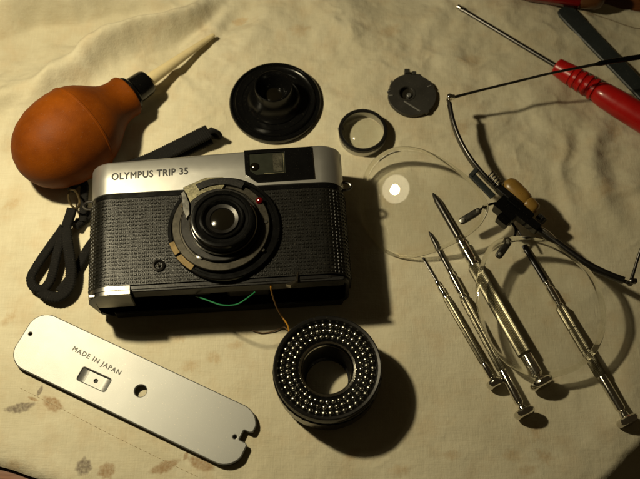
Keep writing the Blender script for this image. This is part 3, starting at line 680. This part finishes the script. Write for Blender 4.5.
q0, q1 = bq(73.5, 348.5), bq(120.5, 373.5); tw = TV[:, 0].max()-TV[:, 0].min(); TV = TV*np.array([np.linalg.norm(q1-q0)/tw, 1, 1])
t = math.atan2(*(q1-q0)[::-1]); qc = (q0+q1)/2; TV, TF = bold(TV, TF, .09); XY = np.array(rot2(TV[:, :2], math.degrees(t), qc))
mk('stamped_words', np.c_[XY, TV[:, 2]+3.43], TF, mat('stamped_grey', (.13, .125, .11), .6), pm, world=False, smooth=False)
# ---------------------------------------------------------------- front ring with selenium bubbles
c = at(327.5, 367, 22)
fr = thing('light_meter_ring', 'round black lens front ring with circles of shiny glass beads', 'camera part', (c[0], c[1], gz(c[0], c[1])), 0)
kn = lambda k, i: 1.0 if (i % 4) < 2 or k > 4 or k < 1 else .996
mk('barrel', *ring([(.2, 21.2), (1.0, 22.6), (5.0, 22.8), (5.4, 23.5), (15.5, 24.0), (16.2, 23.4), (20.6, 23.0), (21.4, 22.6), (20.0, 21.8), (4, 14.5), (.6, 14.2)], 160, mod=kn), M['gloss'], fr, world=False, angle=30)
mk('lower_band', *ring([(.1, 20.4), (.1, 21.6), (3.0, 22.9), (4.2, 22.9), (4.2, 20.4)], 96), M['bronze'], fr, world=False)
mk('front_rim', *ring([(20.0, 22.5), (21.4, 23.5), (22.0, 23.4), (22.3, 22.9), (22.0, 21.9), (20.3, 21.2)], 128), M['chrome' if 0 else 'barrel'], fr, world=False)
bed = mk('bead_bed', *ring([(19.0, 21.8), (20.1, 21.4), (19.8, 17), (19.0, 12.6), (18.0, 12.6)], 96), M['gloss'], fr, world=False)
mk('inner_tube', *ring([(.8, 9.4), (.8, 12.0), (17.4, 12.0), (17.4, 11.0), (14.2, 10.4), (3, 10.2), (2.4, 9.4)], 96), M['barrel'], fr, world=False)
mk('inner_lip', *ring([(17.3, 12.2), (18.6, 12.4), (19.3, 12.6), (19.6, 12.3), (19.4, 11.5), (18.2, 10.9), (17.3, 10.8)], 96), M['chrome'], fr, world=False)
b_ = MB()
for R_, n_, r_, z_, ph in ((19.9, 42, 1.28, 19.9, 0), (17.2, 40, 1.18, 19.7, .5), (14.7, 36, 1.08, 19.3, 0)):
    for i in range(n_):
        a = 2*math.pi*(i+ph)/n_; V, F = lathe([(0, r_), (r_*.3, r_*.9), (r_*.52, r_*.7), (r_*.66, r_*.42), (r_*.72, r_*.2), (r_*.735, 0)], 12)
        b_.add(np.array(V) @ frame(np.zeros(3), np.array([random.uniform(-.10, .10), random.uniform(-.10, .10), 1.]))+np.array([R_*math.cos(a), R_*math.sin(a), z_-.12+random.uniform(-.06, .06)]), F)
o = b_.mk('glass_beads', mat('silvered_bead', (.46, .45, .40), .24, metal=1., rvar=.12, var=.45, vscale=350), fr, world=False, angle=80)
# ---------------------------------------------------------------- precision screwdrivers
def driver(tip, cap, zt_, zc, segs, label, capr, blade='steel', flat=True, group='small metal precision screwdrivers'):
    """segs: (fraction of length from the tip, radius mm, part)"""
    a = at(*tip, zt_); b2 = at(*cap, zc); L_ = np.linalg.norm(b2-a); R_ = frame(a, b2)
    t = thing('precision_screwdriver', label, 'screwdriver', (b2[0], b2[1], 0), 0, group)
    def P(name, prof, m, n=28, mod=None, parent=t):
        V, F = lathe(prof, n, mod); return mk(name, xf(V, a, R_), F, M[m], parent, angle=30)
    s = segs
    pr = [(0, .25*s['rb']), (1.2, .55*s['rb']), (5, s['rb']), (s['f0']*L_+1, s['rb'])] if s.get('point') else [(0, s['rb']*.85), (3, s['rb']), (s['f0']*L_+1, s['rb'])]
    if s.get('point'): P('blade', pr, blade, 20)
    else:
        V, F = lathe(pr, 20); V = np.array(V); k = np.clip(V[:, 2]/7., 0, 1); V[:, 1] *= .16+.84*k; V[:, 0] *= 1.15-.15*k; mk('blade', xf(V, a, R_), F, M[blade], t)
    f0, f1_, f2, f3 = (s[k]*L_ for k in ('f0', 'f1', 'f2', 'f3'))
    rf, rh, rn = s['rf'], s['rh'], s['rn']
    P('ferrule', [(f0, rf*.62), (f0+.8, rf*.8), (f0+2.0, rf*.82), (f0+2.3, rf*.7), (f0+3.2, rf*.7), (f0+3.8, rf), (f1_-3.4, rf), (f1_-3.0, rf*.82), (f1_-1.8, rf*.82), (f1_-1.2, rf*1.05), (f1_, rf*1.05)], 'chrome')
    kn_ = lambda k, i: 1.0 if i % 2 else .93
    grip = [(f1_-.1, rh*.8), (f1_+.9, rh)]; x = f1_+.9
    nb = s.get('bands', 3)
    for q in range(nb):
        xe = f1_+.9+(f2-f1_-1.8)*(q+1)/nb
        grip += [(xe-.9, rh), (xe-.8, rh*.86), (xe-.2, rh*.86), (xe-.05, rh)] if q < nb-1 else [(xe, rh)]
    grip += [(f2, rh*.8)]
    P('knurled_grip', grip, 'knurl', s.get('kn', 30)*2, kn_)
    P('neck', [(f2-.2, rn*.9), (f2+.5, rn), (f3-1.5, rn), (f3-.9, rn*.8), (f3-.4, rn*.55), (f3+.2, rn*.55), (f3+.5, rn*.85), (L_-2.4, rn*.95), (L_-2.1, rn*.7), (L_+.2, rn*.6)], 'chrome' if s.get('neckc', 1) else 'knurl')
    P('swivel_cap', [(L_-2.2, capr*.55), (L_-1.9, capr*.86), (L_-1.2, capr*.98), (L_-.3, capr), (L_+.5, capr*.93), (L_+1.2, capr*.78), (L_+1.5, capr*.55), (L_+1.25, capr*.3), (L_+1.2, 0)], 'chrome', 36, (lambda k, i: 1.0 if (i % 3) or k in (0, 7, 8) else .965))
driver((423, 257.5), (495.5, 384), .8, 4.0, dict(rb=.55, point=False, f0=.19, f1=.33, f2=.85, f3=.97, rf=1.35, rh=1.62, rn=1.5, kn=18, bands=2), 'thinnest precision screwdriver, leftmost of the four with the narrowest shaft', 4.0)
driver((429, 231.5), (525, 413.5), 1.2, 5.0, dict(rb=1.05, point=True, f0=.22, f1=.385, f2=.78, f3=.96, rf=1.75, rh=2.15, rn=1.95, kn=22, bands=4), 'long thin precision screwdriver with pointed tip, second from the left', 5.0)
driver((433, 193.5), (542.5, 384), 1.6, 6.0, dict(rb=1.6, point=True, f0=.245, f1=.40, f2=.86, f3=.965, rf=2.5, rh=3.5, rn=2.8, kn=34, bands=1), 'thickest precision screwdriver with broad knurled grip and pointed blade under the round lens', 5.8)
driver((524, 245), (628, 421.5), 1.5, 5.2, dict(rb=1.35, point=False, f0=.215, f1=.37, f2=.76, f3=.95, rf=1.75, rh=2.6, rn=2.2, kn=26, bands=3), 'precision screwdriver with dark blade, rightmost of the four near the cloth corner', 5.2, blade='bluesteel')
# ---------------------------------------------------------------- glasses
gp = at(505, 210)
gl = thing('magnifier_glasses', 'wire framed spectacles with clip mechanism and two clear rimless lenses lying upside down', 'glasses', (gp[0], gp[1], 0))
def lens(px, p0_, slope, R_, name_label):
    n_ = np.array([-slope[0], -slope[1], 1.]); n_ /= np.linalg.norm(n_)
    O = smooth_path([at_plane(*q, p0_, n_) for q in px], 6, closed=True); c_ = O.mean(0)
    u = np.cross([0, 1., 0], n_); u /= np.linalg.norm(u); v = np.cross(n_, u)
    m_ = len(O); V = []; F = []; ks = [0, .2, .4, .6, .75, .85, .924]
    rmax = np.linalg.norm(O-c_, axis=1).max()
    def sag(p): r = np.linalg.norm(p-c_); return (R_-math.sqrt(max(R_*R_-rmax*rmax, 1)))-(R_-math.sqrt(R_*R_-min(r, rmax)**2))
    V.append(c_+n_*sag(c_))
    for k in ks[1:]:
        for o_ in O: q = c_+(o_-c_)*k; V.append(q+n_*sag(q))
    for i in range(m_): F.append((0, 1+i, 1+(i+1) % m_))
    for k in range(len(ks)-2):
        for i in range(m_): j = (i+1) % m_; F.append((1+k*m_+i, 1+(k+1)*m_+i, 1+(k+1)*m_+j, 1+k*m_+j))
    le = mk('lens', V, F, M['lens'], gl, angle=180)
    V = []; F = []; c1 = c_+n_*0
    for kk, dz in ((.925, .0), (.985, .0), (1.0, -.3), (1.0, -2.2), (.985, -2.5), (.925, -2.5)):
        for o_ in O: q = c_+(o_-c_)*kk; V.append(q+n_*(sag(q)+dz))
    for k in range(5):
        for i in range(m_): j = (i+1) % m_; F.append((k*m_+i, k*m_+j, (k+1)*m_+j, (k+1)*m_+i))
    mk('lens_edge', V, F, M['lens_rim'], le, angle=60)  # outer band made wide and thick so the lens casts a dark edge shadow
    return c_, n_
L1 = [(362, 205), (363, 178), (373, 160), (388, 149.5), (405, 146.5), (425, 150), (447, 161), (466, 175), (480, 190), (488, 206), (482, 222), (470, 234), (455, 243), (435, 252), (410, 258), (390, 255), (374, 245), (365, 227)]
gpt = at(398, 192, 5.); hv = (LAMP-gpt)/np.linalg.norm(LAMP-gpt)+(CAM-gpt)/np.linalg.norm(CAM-gpt); RL = 190.
ctr = at(426, 201, 10.); sx_, sy_ = -hv[0]/hv[2]+(gpt[0]-ctr[0])/RL, -hv[1]/hv[2]+(gpt[1]-ctr[1])/RL; print('lens slope', sx_, sy_)
lens(L1, at(425, 200, 12.0), (sx_, sy_), RL, '')
L2 = [(502, 238), (525, 236), (550, 242), (575, 256), (594, 276), (604, 300), (606, 325), (598, 350), (580, 368), (553, 377), (530, 376.5), (509, 366), (495, 352), (484, 332), (477, 308), (476, 282), (482, 259), (490, 245)]
lens(L2, at(538, 306, 13.6), (.06, .13), 120., '')
GZ = 3.5
def brow(px, r, name, m, n=12, nn=8, sec=None):
    P = smooth_path([at(q[0], q[1], q[2]-GZ) for q in px], nn); rr = np.interp(np.linspace(0, 1, len(P)), np.linspace(0, 1, len(r)), r) if np.ndim(r) else r
    return mk(name, *(sweep(P, rrect(sec[0], sec[1], sec[0]*.45, 4)) if sec else tube(P, rr, n)), M[m], gl)
brow([(449.5, 104, 24), (453, 122, 24), (460, 141, 23.5), (471, 160, 23), (484, 176, 22), (494, 186, 21), (503, 196, 20)], 1, 'brow_bar', 'steel', sec=(1.9, 4.2))
brow([(520, 213, 19), (534, 226, 19.5), (548, 236.5, 20), (566, 249.5, 21), (587, 264, 22), (607, 274, 23), (624, 280.5, 23.5)], 1, 'brow_bar', 'barrel', sec=(2.7, 4.2))
brow([(524, 219, 17), (540, 233, 17.5), (556, 247, 18), (574, 259, 19), (592, 269, 20.5), (612, 277, 22.5)], [.8, .8, .55, .5], 'lens_groove_bar', 'chrome')
brow([(538, 226, 21), (548, 233, 21.6), (556, 240, 21.8)], [.7, 1.0, .7], 'clamp_sleeve', 'chrome')
for (hx, hy) in ((449.5, 98, ), (631, 282)):
    h_ = at(hx, hy, 24-GZ)
    V, F = lathe([(-2.4, 1.0), (-2.1, 1.3), (-.7, 1.3), (-.6, 1.1), (.6, 1.1), (.7, 1.3), (2.1, 1.3), (2.4, 1.0), (2.7, 0)], 18)
    hg = mk('hinge', np.array(V)+h_, F, M['chrome' if hx < 500 else 'steel'], gl)
    V, F = box(-1.3, 1.7, -1.0, 1.0, -1.2, 1.2, .3); mk('hinge_leaf', np.array(V)+h_+np.array([.9, .4, 0]), F, M['chrome' if hx < 500 else 'steel'], hg)
brow([(449.5, 104.5, 24), (448.5, 101, 24), (449.5, 98, 24)], .9, 'hinge_arm', 'chrome')
brow([(622, 280, 23.5), (628, 282.5, 24), (631, 282, 24)], .9, 'hinge_arm', 'steel')
brow([(451, 98, 24), (480, 90.5, 25), (515, 82, 27), (550, 73.5, 30), (580, 67.5, 32), (598, 64, 33.5)], [.75, .62, .62, .62, .7, .75], 'temple_wire', 'steel')
brow([(596, 64.4, 33.3), (601, 63.4, 33.7), (612, 61.3, 34.2), (640, 57, 35), (672, 53, 33), (700, 56, 26), (716, 68, 16)], [.8, 1.25, 1.3, 1.3, 1.3, 1.2, .9], 'ear_tip', 'gloss')
brow([(631, 281, 24), (635, 268, 25), (640, 252, 27), (652, 220, 32), (668, 180, 40)], [.8, .7, .65, .65], 'temple_wire', 'steel')
brow([(667, 182, 39.6), (676, 160, 44), (692, 130, 46), (712, 118, 40)], [.9, 1.3, 1.3, .9], 'ear_tip', 'gloss')
# centre mechanism
def obox(px, py, z, ang, sx, sy, sz, name, m, parent=gl, b=.4):
    c_ = at(px, py, z); V, F = box(-sx/2, sx/2, -sy/2, sy/2, -sz/2, sz/2, b); t = math.radians(ang); V = np.array(V)
    V[:, :2] = V[:, :2] @ np.array([[math.cos(t), math.sin(t)], [-math.sin(t), math.cos(t)]]); return mk(name, V+c_, F, M[m], parent)
blk = obox(507.5, 210, 16, -45, 11.5, 8.2, 7, 'clip_block', 'gloss')
obox(509, 197, 18.5, -45, 14, 3.2, 4, 'clip_jaw', 'black'); obox(503, 221, 15, -45, 6, 4, 5, 'clip_foot', 'gloss'); obox(520, 209, 18.5, -45, 14, 3.4, 5, 'clip_jaw', 'gloss')
obox(528, 222, 18, -42, 12, 4.2, 5, 'clip_arm', 'gloss'); 
for (ca, cb, r_) in (((504, 181, 17), (529, 207, 16), 4.9), ((524, 200, 17), (536, 213, 16), 3.9)):
    a_, b2 = at(*ca), at(*cb); q_ = np.linalg.norm(b2-a_)
    V, F = lathe([(q_*t, r_*math.sqrt(max(0, 1-(2*t-1)**4))+.02) for t in np.linspace(0, 1, 13)], 28)
    mk('amber_roller', xf(V, a_, frame(a_, b2)), F, M['amber'], gl)
V, F = lathe([(-1.4, 2.4), (1.2, 2.4), (1.6, 1.8), (1.6, 0)], 24, lambda k, i: 1 if i % 2 else .93); mk('thumb_screw', xf(V, at(541, 219, 15), frame(np.zeros(3), np.array([.7, .7, .25]))), F, M['black'], gl)
# coil spring
P = []
a_, b2 = at(490, 174, 20), at(500, 187, 19); R_ = frame(a_, b2)
for i in range(90):
    t = i/89; th = t*2*math.pi*5; P.append(a_+(b2-a_)*t+R_[0]*2.1*math.cos(th)+R_[1]*2.1*math.sin(th))
mk('coil_spring', *tube(P, .38, 7), M['steel'], gl)
# L hook
P = [at(493, 197, 18), at(482, 185.5, 18.4), at(471.5, 174.5, 18.8)]; hkp = mk('hook_plate', *sweep(P, rrect(3.2, 1.1, .3)), M['tool'], gl)
mk('hook_lip', *sweep([at(470.6, 176.3, 18.9), at(475, 171.5, 19.1), at(479, 167.5, 19.3)], rrect(2.2, 1.3, .3)), M['tool'], hkp)
# nose pads
def pad(stem, a_, b2, m):
    brow(stem, .62, 'pad_stem', 'gloss', 8, 6)
    A_, B_ = at(*a_), at(*b2); P_ = sweep([A_+(B_-A_)*t for t in (0, .08, .3, .7, .92, 1)], rrect(3.6, 1.9, .8), scale=[.6, .9, 1, 1, .95, .6])
    pd = mk('nose_pad', *P_, M[m], gl)
    for t in (.16, .84):
        V, F = lathe([(0, .85), (.5, .8), (.9, .5), (1.0, 0)], 14); mk('rivet', np.array(V)+A_+(B_-A_)*t+np.array([0, 0, .85]), F, M['silver'], pd)
pad([(496, 203, 16), (490, 204.5, 16), (485, 206.5, 15.5), (480, 210, 14.5)], (480.5, 210, 14.5), (460, 222.5, 13), 'trim')
pad([(512, 223, 14), (515.5, 229, 14), (514.5, 236, 13.5), (509, 241, 13)], (509.5, 240.5, 13), (497.5, 257.5, 12), 'steel')
pass
brow([(516, 228, 14), (520, 234, 14.5), (522, 240, 15.4)], .5, 'lens_bracket', 'steel', 8, 6)
# ---------------------------------------------------------------- red screwdrivers, flat tool, thread
def red_driver(a_, b2, prof_shaft, prof_handle, label, mat_h, ribs):
    R_ = frame(a_, b2); t = thing('red_screwdriver', label, 'screwdriver', (a_[0], a_[1], 0))
    V, F = lathe(prof_shaft, 28); V = np.array(V); k = np.clip(V[:, 2]/6., 0, 1); V[:, 1] *= .35+.65*k; sh = mk('shaft', xf(V, a_, R_), F, M['steel'], t)
    fl = lambda k, i: 1.0 if k < ribs else 1+.035*math.cos(8*2*math.pi*i/64)
    V, F = lathe(prof_handle, 64, fl); mk('handle', xf(V, a_, R_), F, M[mat_h], t, angle=28); return t
a_ = at(457.5, 6.5, 2.2); b2 = at(640, 117, 7.6); k = np.linalg.norm(at(558, 66, 5)-a_)
hand = [(k-1, 2.0), (k-.6, 4.0), (k, 4.6), (k+6, 5.2), (k+9, 5.5)]; x = k+9.5
for i in range(4): hand += [(x, 5.0), (x+.5, 4.9), (x+1.2, 5.6+.1*i), (x+2.6, 5.7+.1*i), (x+3.0, 5.2)]; x += 3.6
hand += [(x, 5.1), (x+1.5, 5.9), (x+5, 6.4), (x+14, 6.8), (x+60, 7.2), (x+70, 6.8), (x+74, 5), (x+75, 0)]
rd = red_driver(a_, b2, [(0, 1.5), (1.5, 1.35), (5, 1.15), (k+1, 1.15)], hand, 'bright red handled screwdriver with long thin dark shaft under the glasses arm', 'red', 30)
V, F = lathe([(-.1, 1.1), (.2, 1.45), (2.2, 1.42), (2.4, 1.2)], 20); mk('bright_tip', xf(V, a_, frame(a_, b2)), F, M['chrome'], rd)
a_ = at(330, -38, 2.0); b2 = at(606, -1.5, 7.4); k = np.linalg.norm(b2-a_)
rd2 = red_driver(a_, b2, [(0, 1.6), (6, 1.6), (k-60, 1.6)], [(k-62, 3), (k-61, 5.0), (k-54, 5.8), (k-48, 5.6), (k-40, 6.6), (k-14, 7.0), (k-13, 6.6)], 'dark red handled screwdriver with brown end lying along the top edge', 'darkred', 4)
V, F = lathe([(k-13.2, 6.5), (k-12, 6.9), (k-5, 6.7), (k-2, 5.4), (k-.6, 3.2), (k, 0)], 48); mk('handle_end', xf(V, a_, frame(a_, b2)), F, mat('brown_plastic', (.11, .045, .015), .3, coat=.2), rd2)
# flat black tool
P0, P1 = at(566, 13, 1), at(655, 106, 1); u = (P1-P0)[:2]; Lt = np.linalg.norm(u); ang = math.atan2(u[1], u[0])
ft = [(-3.2, -2.2), (-2.6, -3.9), (-.2, -4.9), (6, -5.1), (30, -4.7), (Lt, -4.4), (Lt, 4.4), (30, 4.7), (6, 5.1), (1.6, 5.0), (-1.2, 4.3), (-3.2, 2.4)]
fz = max(gz(P0[0], P0[1]), gz(P1[0], P1[1]), gz(*((P0+P1)/2)[:2]))
V, F = prism(ft, 0, 2.0, .5)
o = mk('pry_tool', V, F, M['tool'], None); o.location = Vector((P0[0], P0[1], fz+.1))*S; o.rotation_euler = (0, 0, ang)
o['label'] = 'flat black plastic pry tool with rounded end, right of the bright red handle'; o['category'] = 'pry tool'
P = smooth_path([at(592, 12), at(606, 17), at(622, 23), at(640, 28), (lambda q: q)(at(665, 33))], 12); P[:, 2] = [gz(q[0], q[1])+.25 for q in P]
o = mk('loose_thread', *tube(P, .16, 6), M['thread'], None); o['label'] = 'thin loose brown thread on the cloth beside the black pry tool'; o['category'] = 'thread'
